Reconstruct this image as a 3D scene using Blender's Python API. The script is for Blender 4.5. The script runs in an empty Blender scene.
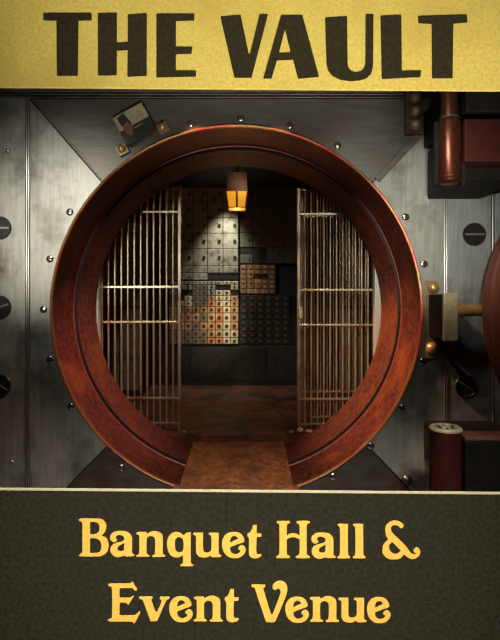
import bpy, bmesh, math, random
from mathutils import Vector, Matrix
R = math.radians
PI = math.pi
sc = bpy.context.scene
C = sc.collection
rnd = random.Random(7)

# ------------------------------------------------------------------ frame of the place
F = 476.0           # focal length in pixels of the 500 px wide frame
CX, CZ, CY = 0.0908, 1.45, -3.2
def P(px, py, d):
    return Vector((CX + (px - 250) / F * d, CY + d, CZ + (300 - py) / F * d))
def PX(px, d): return CX + (px - 250) / F * d
def PZ(py, d): return CZ + (300 - py) / F * d
VC = 1.376          # height of the centre of the round doorway (its x is 0)

# ------------------------------------------------------------------ materials
MATS = {}
def mat(name, col, rough=0.5, metal=0.0, col2=None, scale=5.0, stretch=(1, 1, 1), detail=6, lo=0.35, hi=0.65,
        bump=0.0, bscale=60.0, emit=None, estr=0.0, col3=None, scale3=2.0, lo3=0.5, hi3=0.7, rough2=None, spec=None):
    m = bpy.data.materials.new(name); m.use_nodes = True
    nt = m.node_tree; b = nt.nodes['Principled BSDF']
    b.inputs['Roughness'].default_value = rough
    b.inputs['Metallic'].default_value = metal
    if spec is not None: b.inputs['Specular IOR Level'].default_value = spec
    b.inputs['Base Color'].default_value = (*col, 1)
    geo = nt.nodes.new('ShaderNodeNewGeometry')
    mp = nt.nodes.new('ShaderNodeMapping'); mp.inputs['Scale'].default_value = stretch
    nt.links.new(geo.outputs['Position'], mp.inputs['Vector'])
    def noise(sc_, det, vec=mp):
        n = nt.nodes.new('ShaderNodeTexNoise'); n.inputs['Scale'].default_value = sc_; n.inputs['Detail'].default_value = det
        n.inputs['Roughness'].default_value = 0.62
        nt.links.new(vec.outputs['Vector' if vec is mp else 'Position'], n.inputs['Vector']); return n
    def ramp(n, a, c):
        r = nt.nodes.new('ShaderNodeMapRange'); r.inputs['From Min'].default_value = a; r.inputs['From Max'].default_value = c
        nt.links.new(n.outputs['Fac'], r.inputs['Value']); return r
    if col2:
        n = noise(scale, detail); r = ramp(n, lo, hi)
        mx = nt.nodes.new('ShaderNodeMix'); mx.data_type = 'RGBA'
        mx.inputs['A'].default_value = (*col, 1); mx.inputs['B'].default_value = (*col2, 1)
        nt.links.new(r.outputs['Result'], mx.inputs['Factor'])
        out = mx.outputs['Result']
        if col3:
            n3 = noise(scale3, 5, geo); r3 = ramp(n3, lo3, hi3)
            m3 = nt.nodes.new('ShaderNodeMix'); m3.data_type = 'RGBA'
            m3.inputs['B'].default_value = (*col3, 1)
            nt.links.new(out, m3.inputs['A']); nt.links.new(r3.outputs['Result'], m3.inputs['Factor'])
            out = m3.outputs['Result']
        nt.links.new(out, b.inputs['Base Color'])
        if rough2 is not None:
            rr = nt.nodes.new('ShaderNodeMapRange'); rr.inputs['To Min'].default_value = rough; rr.inputs['To Max'].default_value = rough2
            nt.links.new(n.outputs['Fac'], rr.inputs['Value']); nt.links.new(rr.outputs['Result'], b.inputs['Roughness'])
    if bump:
        nb = noise(bscale, 4); bp = nt.nodes.new('ShaderNodeBump'); bp.inputs['Strength'].default_value = bump
        bp.inputs['Distance'].default_value = 0.01
        nt.links.new(nb.outputs['Fac'], bp.inputs['Height']); nt.links.new(bp.outputs['Normal'], b.inputs['Normal'])
    if emit:
        b.inputs['Emission Color'].default_value = (*emit, 1); b.inputs['Emission Strength'].default_value = estr
    MATS[name] = m
    return m

mat('gold_board', (0.46, 0.335, 0.052), 0.7, 0.0, (0.60, 0.455, 0.095), 70, detail=8, lo=.36, hi=.64, bump=.25, bscale=150,
    col3=(0.41, 0.285, 0.045), scale3=1.6, lo3=.45, hi3=.75)
mat('ink_brown', (0.017, 0.0135, 0.005), 0.9, col2=(0.029, 0.023, 0.010), scale=60, spec=.1)
mat('board_dark', (0.014, 0.013, 0.007), 0.85, spec=.08, col2=(0.027, 0.025, 0.015), scale=60, detail=8, bump=.2, bscale=150)
mat('letter_gold', (0.72, 0.38, 0.055), 0.6, col2=(0.82, 0.46, 0.085), scale=50, spec=.2)
mat('cream_edge', (0.50, 0.44, 0.25), 0.5, col2=(0.5, 0.45, 0.28), scale=40)
ST = (1.0, 1.0, 0.10)
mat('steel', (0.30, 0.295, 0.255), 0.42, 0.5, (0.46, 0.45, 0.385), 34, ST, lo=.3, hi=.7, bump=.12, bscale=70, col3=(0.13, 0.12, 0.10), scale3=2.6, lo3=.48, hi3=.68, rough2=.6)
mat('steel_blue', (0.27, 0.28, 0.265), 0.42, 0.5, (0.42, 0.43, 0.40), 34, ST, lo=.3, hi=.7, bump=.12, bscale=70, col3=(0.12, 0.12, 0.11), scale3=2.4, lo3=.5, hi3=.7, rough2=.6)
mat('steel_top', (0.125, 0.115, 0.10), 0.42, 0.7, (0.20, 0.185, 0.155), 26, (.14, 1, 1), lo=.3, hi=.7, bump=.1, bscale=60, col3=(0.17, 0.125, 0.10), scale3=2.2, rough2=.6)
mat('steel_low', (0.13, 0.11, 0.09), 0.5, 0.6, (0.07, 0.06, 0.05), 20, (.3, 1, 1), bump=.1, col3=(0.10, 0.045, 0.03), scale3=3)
mat('steel_edge', (0.42, 0.41, 0.36), 0.3, 0.85, (0.55, 0.53, 0.46), 40, ST, bump=.05)
mat('dark_gap', (0.015, 0.014, 0.012), 0.7)
mat('ring_paint', (0.050, 0.010, 0.0075), 0.36, 0.0, (0.125, 0.022, 0.010), 26, (1, 1, 1), detail=10, lo=.4, hi=.6, bump=.9, bscale=75,
    col3=(0.20, 0.046, 0.008), scale3=3.2, lo3=.52, hi3=.74, rough2=.6, spec=.22)
mat('ring_paint_inner', (0.046, 0.010, 0.007), 0.36, 0.0, (0.120, 0.024, 0.011), 28, (1, 1, 1), detail=10, lo=.4, hi=.6, bump=.9, bscale=75,
    col3=(0.18, 0.042, 0.008), scale3=3.0, lo3=.52, hi3=.74, rough2=.6, spec=.22)
mat('copper_lip', (0.36, 0.12, 0.045), 0.4, 0.8, (0.42, 0.24, 0.08), 7, col3=(0.5, 0.07, 0.04), scale3=2.2, lo3=.45, hi3=.6)
mat('pink_highlight', (0.34, 0.085, 0.075), 0.4, 0.3, (0.20, 0.05, 0.04), 12)  # pink highlight along the step edge, put into the colour
mat('groove_black', (0.02, 0.008, 0.007), 0.8)
mat('rust_floor', (0.13, 0.038, 0.011), 0.6, 0.0, (0.36, 0.115, 0.022), 24, detail=12, lo=.38, hi=.62, bump=1.0, bscale=60, col3=(0.07, 0.024, 0.012), scale3=6, lo3=.48, hi3=.7, rough2=.75)
mat('vault_floor', (0.10, 0.032, 0.018), 0.5, 0.0, (0.22, 0.075, 0.026), 10, detail=10, lo=.34, hi=.66, bump=.5, bscale=30, col3=(0.035, 0.02, 0.016), scale3=4, lo3=.42, hi3=.64)
mat('vault_wall', (0.030, 0.032, 0.027), 0.6, 0.2, (0.050, 0.050, 0.042), 8, bump=.3, bscale=30)
mat('side_wall', (0.045, 0.035, 0.028), 0.55, 0.2, (0.09, 0.05, 0.032), 9, (1, 1, .4), bump=.2, bscale=30)
mat('bar_metal', (0.46, 0.37, 0.25), 0.38, 0.75, (0.60, 0.50, 0.36), 14, (1, 1, .5), col3=(0.36, 0.15, 0.06), scale3=4, lo3=.5, hi3=.7)
mat('jamb_steel', (0.40, 0.41, 0.37), 0.45, 0.3, (0.52, 0.52, 0.47), 20, ST)
mat('brass', (0.70, 0.45, 0.17), 0.34, 0.6, (0.50, 0.28, 0.10), 14)
mat('brass_dull', (0.40, 0.31, 0.17), 0.45, 0.5, (0.28, 0.2, 0.1), 22, bump=.1)
mat('brass_dark', (0.13, 0.07, 0.035), 0.5, 0.4, (0.06, 0.03, 0.02), 16, bump=.2)
mat('block_tan', (0.48, 0.41, 0.25), 0.5, 0.3, (0.38, 0.31, 0.18), 40, bump=.15)
mat('iron_black', (0.005, 0.0045, 0.004), 0.6, 0.0, (0.010, 0.008, 0.006), 12, spec=.12)
mat('copper_tube', (0.06, 0.015, 0.008), 0.3, 0.75, (0.11, 0.045, 0.016), 16, (1, 1, .3), col3=(0.12, 0.022, 0.012), scale3=7)
mat('red_paint', (0.045, 0.008, 0.006), 0.5, 0.0, (0.022, 0.006, 0.005), 14, bump=.15, spec=.15)
mat('door_paint', (0.16, 0.038, 0.018), 0.6, 0.0, (0.08, 0.02, 0.012), 9, (1, 1, .3), bump=.2)
mat('arm_brown', (0.16, 0.055, 0.03), 0.5, 0.0, (0.10, 0.04, 0.025), 20)
mat('bolt_dark', (0.06, 0.058, 0.05), 0.3, 0.8, (0.10, 0.095, 0.08), 30)
mat('bolt_slot', (0.62, 0.60, 0.52), 0.28, 0.8)
mat('screw_steel', (0.50, 0.48, 0.41), 0.22, 0.95)
mat('reflection_tan', (0.40, 0.35, 0.20), 0.6, 0, (0.30, 0.25, 0.14), 30)  # this and the next two: a reflection put into the latch colours
mat('reflection_dark', (0.022, 0.024, 0.019), 0.5, 0, (0.035, 0.036, 0.028), 30)
mat('reflection_face', (0.20, 0.085, 0.05), 0.6, 0, (0.2, 0.07, 0.05), 50)
mat('rubble', (0.42, 0.33, 0.18), 0.8, 0, (0.28, 0.19, 0.10), 30, bump=.5)
mat('cab_frame', (0.022, 0.018, 0.013), 0.5, 0.3)
mat('cab_frame_dark', (0.02, 0.019, 0.016), 0.6)
mat('locker_grey', (0.34, 0.34, 0.26), 0.5, 0.1, (0.48, 0.46, 0.36), 12, bump=.1, col3=(0.18, 0.16, 0.11), scale3=9, lo3=.5, hi3=.66)
mat('locker_dim', (0.10, 0.10, 0.08), 0.55, 0.1, (0.15, 0.145, 0.11), 12)
mat('box_cream', (0.62, 0.52, 0.33), 0.45, 0.1, (0.78, 0.70, 0.50), 24, bump=.1, col3=(0.40, 0.17, 0.045), scale3=8, lo3=.55, hi3=.68)
mat('box_rust', (0.42, 0.24, 0.10), 0.5, 0.1, (0.58, 0.42, 0.22), 22, bump=.1, col3=(0.55, 0.17, 0.03), scale3=9, lo3=.44, hi3=.62)
mat('box_brown', (0.17, 0.115, 0.065), 0.5, 0.2, (0.28, 0.2, 0.12), 22, bump=.1)
mat('box_copper', (0.24, 0.125, 0.06), 0.4, 0.4, (0.34, 0.22, 0.12), 26, bump=.1)
mat('box_black', (0.022, 0.019, 0.014), 0.45, 0.3, (0.05, 0.04, 0.03), 22)
mat('lock_brass', (0.50, 0.40, 0.22), 0.35, 0.7)
mat('lock_dim', (0.16, 0.12, 0.07), 0.5, 0.5)
mat('lock_dark', (0.05, 0.035, 0.02), 0.5, 0.4)
mat('lantern_metal', (0.26, 0.15, 0.09), 0.6, 0.1, (0.36, 0.2, 0.11), 40, bump=.3)
mat('lantern_glass', (0.8, 0.42, 0.05), 0.4, 0, emit=(1.0, 0.42, 0.022), estr=0.72)
mat('lobby_floor', (0.05, 0.035, 0.025), 0.5, 0, (0.08, 0.055, 0.04), 8)
mat('lobby_wall', (0.04, 0.038, 0.034), 0.7, 0, (0.05, 0.046, 0.04), 6)
mat('lobby_ceiling', (0.05, 0.048, 0.044), 0.8)
M = MATS

# ------------------------------------------------------------------ mesh helpers
def mesh_obj(name, bm, m, parent=None, smooth=False, bevel=0.0, loc=None):
    bmesh.ops.recalc_face_normals(bm, faces=bm.faces)
    if bevel: 
        es = [e for e in bm.edges if len(e.link_faces) == 2 and e.calc_face_angle(0) > 0.6]
        bmesh.ops.bevel(bm, geom=es, offset=bevel, segments=2, affect='EDGES', profile=0.6, clamp_overlap=True)
    me = bpy.data.meshes.new(name); bm.to_mesh(me); bm.free()
    if smooth:
        for p in me.polygons: p.use_smooth = True
        try: me.set_sharp_from_angle(angle=R(38))
        except Exception: pass
    if isinstance(m, (list, tuple)):
        for x in m: me.materials.append(MATS[x])
    else: me.materials.append(MATS[m])
    o = bpy.data.objects.new(name, me); C.objects.link(o)
    if parent is not None: o.parent = parent
    if loc is not None: o.location = loc
    return o
def box(bm, x0, x1, y0, y1, z0, z1, mtx=None):
    vs = [bm.verts.new((x, y, z)) for x in (x0, x1) for y in (y0, y1) for z in (z0, z1)]
    for q in ((0, 1, 3, 2), (4, 6, 7, 5), (0, 4, 5, 1), (2, 3, 7, 6), (0, 2, 6, 4), (1, 5, 7, 3)):
        bm.faces.new([vs[i] for i in q])
    if mtx is not None:
        for v in vs: v.co = mtx @ v.co
    return vs
def lathe(bm, prof, seg=48, axis='Z', closed=False, org=(0, 0, 0), mtx=None, mids=None):
    """prof: list of (radius, along-axis). mids: material index per profile segment"""
    rings = []
    for r, h in prof:
        row = []
        if r < 1e-6:
            p = {'Z': (0, 0, h), 'Y': (0, h, 0), 'X': (h, 0, 0)}[axis]
            row = [bm.verts.new(p)]
        else:
            for i in range(seg):
                a = 2 * PI * i / seg
                c, s = r * math.cos(a), r * math.sin(a)
                p = {'Z': (c, s, h), 'Y': (c, h, s), 'X': (h, c, s)}[axis]
                row.append(bm.verts.new(p))
        rings.append(row)
    n = len(prof)
    for k in range(n if closed else n - 1):
        A, B = rings[k], rings[(k + 1) % n]
        for i in range(seg):
            j = (i + 1) % seg
            if len(A) == 1 and len(B) == 1: continue
            if len(A) == 1: f = bm.faces.new((A[0], B[i], B[j]))
            elif len(B) == 1: f = bm.faces.new((A[i], A[j], B[0]))
            else: f = bm.faces.new((A[i], A[j], B[j], B[i]))
            if mids: f.material_index = mids[k]
    for row in rings:
        for v in row:
            co = v.co.copy()
            if mtx is not None: co = mtx @ co
            v.co = co + Vector(org)
def cyl(bm, p0, p1, r, seg=20, r2=None):
    p0, p1 = Vector(p0), Vector(p1); d = p1 - p0
    q = d.to_track_quat('Z', 'Y').to_matrix().to_4x4(); q.translation = p0
    L = d.length; r2 = r if r2 is None else r2
    lathe(bm, [(0, 0), (r, 0), (r2, L), (0, L)], seg, mtx=q)
def prism(bm, pts, y0, y1):
    """polygon in the XZ plane extruded along Y"""
    a = [bm.verts.new((x, y0, z)) for x, z in pts]; b = [bm.verts.new((x, y1, z)) for x, z in pts]
    bm.faces.new(a); bm.faces.new(b[::-1]); n = len(pts)
    for i in range(n): bm.faces.new((a[i], b[i], b[(i + 1) % n], a[(i + 1) % n]))
def tag(o, label=None, cat=None, group=None, kind=None):
    if label: o['label'] = label
    if cat: o['category'] = cat
    if group: o['group'] = group
    if kind: o['kind'] = kind
    return o
def thing(name, label, cat, loc=(0, 0, 0), group=None, rot=None):
    o = bpy.data.objects.new(name, None); C.objects.link(o); o.location = loc
    if rot: o.rotation_euler = rot
    o.empty_display_size = 0.05
    return tag(o, label, cat, group)
def struct(name, bm, m, label, cat, **k):
    return tag(mesh_obj(name, bm, m, **k), label, cat, kind='structure')
def copy_thing(o, loc=None, rot=None, label=None):
    c = o.copy(); C.objects.link(c)
    for ch in o.children:
        d = ch.copy(); C.objects.link(d); d.parent = c
        for g in ch.children:
            e = g.copy(); C.objects.link(e); e.parent = d
    if loc is not None: c.location = loc
    if rot is not None: c.rotation_euler = rot
    if label: c['label'] = label
    return c

# ------------------------------------------------------------------ lobby shell
X0, X1, YB, ZT = -2.6, 3.6, -5.6, 3.2
bm = bmesh.new(); box(bm, X0, X1, YB, 0.0, -0.1, 0.0); struct('floor', bm, 'lobby_floor', 'dark brown lobby floor in front of the vault', 'floor')
bm = bmesh.new(); box(bm, X0, X1, YB, 0.66, ZT, ZT + .1); struct('ceiling', bm, 'lobby_ceiling', 'dark lobby ceiling above the gold sign', 'ceiling')
bm = bmesh.new(); box(bm, X0 - .1, X0, YB, 0.66, -0.1, ZT + .1); struct('wall_left', bm, 'lobby_wall', 'dark side wall left of the vault front', 'wall')
bm = bmesh.new(); box(bm, X1, X1 + .1, YB, 0.66, -0.1, ZT + .1); struct('wall_right', bm, 'lobby_wall', 'dark side wall right of the vault front', 'wall')
bm = bmesh.new(); box(bm, X0 - .1, X1 + .1, YB - .1, YB, -0.1, ZT + .1); struct('wall_back', bm, 'lobby_wall', 'dark wall behind the viewer', 'wall')

# vault front wall with a round hole, 0.6 m thick
RO = 1.25
RH = RO + 0.004
N = 128
bm = bmesh.new()
def rect_pt(a, x0, x1, z0, z1):
    c, s = math.cos(a), math.sin(a); t = 1e9
    if c > 1e-9: t = min(t, x1 / c)
    if c < -1e-9: t = min(t, x0 / c)
    if s > 1e-9: t = min(t, z1 / s)
    if s < -1e-9: t = min(t, z0 / s)
    return (c * t, s * t)
angs = sorted(set([2 * PI * i / N for i in range(N)] + [math.atan2(z - VC, x) % (2 * PI) for x in (X0, X1) for z in (0, ZT)]))
rows = []
for a in angs:
    rx, rz = rect_pt(a, X0, X1, 0 - VC, ZT - VC)
    c, s = math.cos(a) * RH, math.sin(a) * RH
    rows.append([bm.verts.new((c, 0.012, VC + s)), bm.verts.new((rx, 0.012, VC + rz)), bm.verts.new((rx, .6, VC + rz)), bm.verts.new((c, .6, VC + s))])
for i in range(len(rows)):
    A, B = rows[i], rows[(i + 1) % len(rows)]
    for k in range(4):
        bm.faces.new((A[k], A[(k + 1) % 4], B[(k + 1) % 4], B[k]))
front = struct('wall_front', bm, 'dark_gap', 'thick steel vault wall around the round doorway', 'wall')

# steel panels laid on the wall (parts of the wall), front face at y = 0
def wp(px, py): return (PX(px, 3.2), PZ(py, 3.2))
def arc(a0, a1, n=40, r=RO + .006):
    return [(r * math.cos(R(a0 + (a1 - a0) * i / n)), VC + r * math.sin(R(a0 + (a1 - a0) * i / n))) for i in range(n + 1)]
def ang_of(px, py):
    x, z = wp(px, py); return math.degrees(math.atan2(z - VC, x)) % 360
aTL = ang_of(101, 181); aTR = ang_of(374, 181); aBL = ang_of(107, 446); aBR = ang_of(368, 446)
def panel(pts, m, y0=0.0, y1=0.0125, bev=0.0015):
    bm = bmesh.new(); prism(bm, pts, y0, y1)
    o = mesh_obj('steel_panel', bm, m, front); return o
xL, xR = 29, 444
zt = 97
g = .35  # seam half width in px
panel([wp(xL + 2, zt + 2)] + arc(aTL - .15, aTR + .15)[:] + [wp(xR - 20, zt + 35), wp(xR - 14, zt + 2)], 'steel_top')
panel([wp(xL + 1.2, zt + 3.6), wp(xL + 1.2, 524)] + arc(aBL - .15 , aTL + .25)[::1] , 'steel')
panel([wp(xR - 8, zt + 3), wp(xR - 8, zt + 2), wp(xR, zt + 2), wp(xR, 524)] + arc(aBR + .15 - 360, aTR - .25)[::1] + [wp(xR - 22, zt + 36)], 'steel')
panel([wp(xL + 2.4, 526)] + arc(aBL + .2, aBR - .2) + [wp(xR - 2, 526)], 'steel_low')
# outer strips
def strip(x0, x1, z0, z1, m, y0=0.0, name='steel_panel', y1=0.0125):
    bm = bmesh.new(); box(bm, x0, x1, y0, y1, z0, z1); return mesh_obj(name, bm, m, front, bevel=.0015)
zb = 0.004
strip(X0, PX(xL - 4, 3.2), zb, PZ(zt - 1, 3.2), 'steel')
strip(PX(xR + 4, 3.2), PX(491, 3.2), zb, PZ(zt - 1, 3.2), 'steel_blue')
strip(PX(495, 3.2), X1, zb, PZ(zt - 1, 3.2), 'steel_blue')
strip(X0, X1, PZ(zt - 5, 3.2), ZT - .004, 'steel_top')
# raised mouldings: vertical double beads and horizontal double bead
def bead(p0, p1, r, m='steel_edge', name='bead_moulding'):
    bm = bmesh.new(); cyl(bm, p0, p1, r, 12); return mesh_obj(name, bm, m, front, smooth=True)
for px in (xL - 2.6, xL - .4): bead((PX(px, 3.2), .004, zb), (PX(px, 3.2), .004, PZ(zt, 3.2)), .0065)
for px in (xR + .8, xR + 3): bead((PX(px, 3.2), .004, zb), (PX(px, 3.2), .004, PZ(zt + 8, 3.2)), .0065)
bead((PX(493, 3.2), .004, zb), (PX(493, 3.2), .004, PZ(zt + 8, 3.2)), .008)
for py in (zt - 3, zt): bead((X0, .004, PZ(py, 3.2)), (PX(424, 3.2), .004, PZ(py, 3.2)), .006, 'steel_low')
# wide diagonal ledge at upper right, thin one at upper left
def ledge(a, b, w, m, y0=-.016, y1=.0):
    a, b = Vector(wp(*a)), Vector(wp(*b)); d = (b - a).normalized(); n = Vector((-d.y, d.x)) * w / 2
    bm = bmesh.new(); prism(bm, [tuple(a + n), tuple(b + n), tuple(b - n), tuple(a - n)], y0, y1)
    return mesh_obj('diagonal_ledge', bm, m, front, bevel=.004)
ledge((376.5, 180), (420, 134), .045, 'steel_top')
ledge((101, 179), (34, 100), .012, 'steel_top', -.004)
ledge((105, 449), (72, 486), .012, 'steel_low', -.004)

# ------------------------------------------------------------------ round stepped doorway frame
ring = thing('round_door_frame', 'big round red-brown stepped door frame ringing the vault opening', 'door frame', (0, 0, VC))
def ring_part(name, prof, m, seg=160):
    bm = bmesh.new(); lathe(bm, prof, seg, 'Y', closed=True)
    return mesh_obj(name, bm, m, ring, smooth=True)
ring_part('rim', [(RO + .002, -.012), (RO - .004, -.018), (RO - .014, -.014), (RO - .016, 0.004), (RO + .002, .004)], 'copper_lip')
ring_part('outer_band', [(RO, .005), (RO - .016, .005), (1.212, .285), (1.208, .30), (RO, .30)], 'ring_paint')
ring_part('edge_line', [(1.212, .301), (1.208, .2995), (1.203, .302), (1.203, .309), (1.212, .309)], 'pink_highlight')
ring_part('groove', [(RO, .3095), (1.222, .3095), (1.222, .322), (1.186, .322), (1.186, .330), (RO, .330)], 'groove_black')
ring_part('inner_band', [(RO, .3305), (1.189, .3305), (1.186, .336), (1.146, .585), (1.138, .60), (RO, .60)], 'ring_paint_inner')

# ------------------------------------------------------------------ threshold ramp
ramp = thing('threshold_ramp', 'rust coloured metal ramp crossing the bottom of the round frame', 'ramp', (0, 0, 0))
def sec(y, z, th, w=None):
    # cross-section resting in the round frame: half widths from the circle at this depth
    rr = {0: 1.232, 1: 1.142}[0 if y < .3 else 1]
    hw = lambda zz: math.sqrt(max(rr * rr - (VC - zz) ** 2, .01))
    a = hw(z) if w is None else w; b = max(hw(z - th), .05) if w is None else w * .9
    return [(-a, y, z), (a, y, z), (b, y, z - th), (-b, y, z - th)]
bm = bmesh.new()
S = [sec(.0, .205, .04), sec(.598, .318, .05, .362)]
V = [[bm.verts.new(p) for p in s] for s in S]
bm.faces.new(V[0]); bm.faces.new(V[1][::-1])
for i in range(4): bm.faces.new((V[0][i], V[1][i], V[1][(i + 1) % 4], V[0][(i + 1) % 4]))
mesh_obj('tread_plate', bm, 'rust_floor', ramp, bevel=.003)
bm = bmesh.new()
box(bm, -.42, .42, -.75, -.02, .0, .02)
for v in bm.verts:
    if v.co.y > -.1: v.co.z += .19 if v.co.z > .01 else 0.0
mesh_obj('approach_wedge', bm, 'rust_floor', ramp, bevel=.002)

# ------------------------------------------------------------------ inside the vault
FZ = 0.37; VX = 1.95; VB = 3.02; VT = 2.86
bm = bmesh.new(); box(bm, -VX, VX, .602, VB, FZ - .2, FZ); struct('floor_vault', bm, 'vault_floor', 'worn rusty red floor inside the vault', 'floor')
bm = bmesh.new(); box(bm, -VX, VX, .602, VB, VT, VT + .1); struct('ceiling_vault', bm, 'vault_wall', 'dark ceiling inside the vault', 'ceiling')
bm = bmesh.new(); box(bm, -VX - .1, -VX, .602, VB, FZ - .2, VT + .1); struct('wall_vault_left', bm, 'side_wall', 'dark left side wall inside the vault', 'wall')
bm = bmesh.new(); box(bm, VX, VX + .1, .602, VB, FZ - .2, VT + .1); struct('wall_vault_right', bm, 'side_wall', 'dark right side wall inside the vault', 'wall')
bm = bmesh.new(); box(bm, -VX - .1, VX + .1, VB, VB + .1, FZ - .2, VT + .1); struct('wall_vault_back', bm, 'vault_wall', 'dark back wall behind the deposit boxes', 'wall')
# vertical grey jambs just behind the ring
for s, xa, xb in ((-1, -1.30, PX(100, 3.86)), (1, PX(373.5, 3.86), 1.30)):
    bm = bmesh.new(); box(bm, xa, xb, .612, .68, FZ, VT)
    struct('trim_%d' % (1 if s < 0 else 2), bm, 'jamb_steel', 'grey upright steel jamb at the %s of the barred gates' % ('left' if s < 0 else 'right'), 'door jamb', bevel=.003)

# barred gates
DG = 3.92; GY = CY + DG
def gz(py): return PZ(py, DG)
def make_gate(label, x0, x1, post_x, first, step, n, yoff, tall, lockplate, rails=(187, 212, 287, 322, 398, 424), m='bar_metal', bot=FZ, rb=.0076):
    t = thing('barred_gate', label, 'gate', (0, GY + yoff, FZ), 'barred gates inside the round doorway')
    ry = 0.0
    for k in range(n):
        x = first + step * k
        bm = bmesh.new(); cyl(bm, (x, ry, .03), (x, ry, tall - FZ), rb, 10); mesh_obj('bar', bm, m, t, smooth=True)
    for py in rails:
        z = gz(py) - FZ
        bm = bmesh.new(); box(bm, x0, x1, ry - .0125, ry + .006, z - .0085, z + .0085); mesh_obj('rail', bm, m, t, bevel=.002)
    for px_ in post_x:
        bm = bmesh.new(); box(bm, px_ - .012, px_ + .012, ry - .014, ry + .014, 0, tall - FZ + .006); mesh_obj('post', bm, m, t, bevel=.003)
    if lockplate:
        for (lx, lz0, lz1) in lockplate:
            bm = bmesh.new(); box(bm, lx - .013, lx + .017, -.03, -.0145, lz0 - FZ, lz1 - FZ); mesh_obj('lock_plate', bm, 'block_tan', t, bevel=.003)
    return t
q = 1 / (F / DG)
make_gate('tall barred steel gate at the left of the vault interior', PX(88, DG), PX(181, DG), (PX(179.6, DG), -1.24), PX(173 - 13 * 6.45, DG), 6.45 * q, 14, 0, gz(186), None, rails=(188, 212, 287, 322, 398, 423))
make_gate('front barred steel gate at the right, with two pale lock plates', PX(298, DG), PX(390, DG), (PX(298.6, DG), 1.24), PX(305, DG), 6.3 * q, 13, 0, gz(189), ((PX(301, DG), gz(212), gz(203)), (PX(300, DG), gz(318), gz(307))), rails=(190, 214, 290, 325, 399, 424))
make_gate('second barred gate standing close behind the right front gate', PX(302, DG + .1), PX(386, DG + .1), (PX(302, DG + .1), 1.27), PX(308, DG + .1), 6.3 * q * 1.05, 12, .11, gz(188), None, rails=(214, 394, 420), rb=.005)

# rubble lying at the gate feet
def rubble(px, py, d, r, seed, label):
    bm = bmesh.new(); bmesh.ops.create_icosphere(bm, subdivisions=2, radius=r)
    rr = random.Random(seed)
    for v in bm.verts: v.co = Vector((v.co.x * 1.35, v.co.y, v.co.z * .7)) * (1 + rr.uniform(-.22, .22))
    lo = min(v.co.z for v in bm.verts)
    o = mesh_obj('rubble_chunk', bm, 'rubble', smooth=False)
    p = P(px, py, d); o.location = (p.x, p.y, FZ - lo - .001); o.rotation_euler = (0, 0, rr.uniform(0, 3))
    return tag(o, label, 'rubble', 'broken chunks at the gate feet')
rubble(291, 435, 3.855, .020, 1, 'small tan chunk at the foot of the right gate post')
rubble(300, 434, 3.85, .030, 2, 'largest tan broken chunk under the right gate')
rubble(309, 433, 3.86, .024, 3, 'pale tan chunk under the right gate, nearest the frame')
rubble(184, 432, 3.855, .018, 4, 'small tan chunk at the foot of the left gate post')
rubble(193, 434, 3.86, .013, 5, 'smallest tan crumb right of the left gate post')

# ------------------------------------------------------------------ deposit box cabinets on the back wall (front face at distance 6)
D6 = 6.0; BY = CY + D6
def bx(px): return PX(px, D6)
def bz(py): return PZ(py, D6)
def door_mesh(w, h, depth=.012):
    bm = bmesh.new(); box(bm, -w / 2, w / 2, -depth, 0, -h / 2, h / 2)
    return bm
def cabinet(label, px0, px1, py0, py1, m, depth=.2, yoff=0.0, legs=False):
    t = thing('deposit_box_cabinet', label, 'safe deposit cabinet', (0, BY + yoff, 0), 'safe deposit cabinets on the back wall')
    bm = bmesh.new(); box(bm, bx(px0), bx(px1), .0, depth - yoff, bz(py1), bz(py0))
    mesh_obj('body', bm, m, t, bevel=.003)
    return t
CACHE = {}
def add_door(t, px0, px1, py0, py1, m, lock='lock_dark', gap=.004, name='box_door', big=False, y=-.001):
    w = (px1 - px0) / F * D6 - gap * 2; h = (py1 - py0) / F * D6 - gap * 2
    key = (round(w, 3), round(h, 3), m, big)
    if key not in CACHE:
        bm = bmesh.new(); box(bm, -w / 2, w / 2, -.012, 0, -h / 2, h / 2)
        bmesh.ops.recalc_face_normals(bm, faces=bm.faces)
        bmesh.ops.bevel(bm, geom=bm.edges[:], offset=.003, segments=1, affect='EDGES')
        me = bpy.data.meshes.new(name); bm.to_mesh(me); bm.free(); me.materials.append(MATS[m])
        bm = bmesh.new()
        r = min(w, h) * (.26 if not big else .11)
        lathe(bm, [(0, -.006), (r * .45, -.006), (r * .5, -.010), (r, -.010), (r, 0), (0, 0)], 14, 'Y')
        bmesh.ops.recalc_face_normals(bm, faces=bm.faces)
        ml = bpy.data.meshes.new('lock'); bm.to_mesh(ml); bm.free(); ml.materials.append(MATS[lock])
        CACHE[key] = (me, ml)
    me, ml = CACHE[key]
    o = bpy.data.objects.new(name, me); C.objects.link(o); o.parent = t
    o.location = ((bx(px0) + bx(px1)) / 2, y, (bz(py0) + bz(py1)) / 2)
    l = bpy.data.objects.new('lock', ml); C.objects.link(l); l.parent = o
    l.location = ((0 if not big else w * .28), -.0121, 0)
    return o
def shade_plate(t, px0, px1, py0, py1):
    # empty compartment: thin dark plate standing for its shaded inside
    bm = bmesh.new()
    x0, x1, z0, z1 = bx(px0), bx(px1), bz(py1), bz(py0); e = .006
    box(bm, x0 + e, x1 - e, -.004, -.0005, z0 + e, z1 - e)
    mesh_obj('compartment_shade', bm, 'cab_frame_dark', t)

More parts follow.
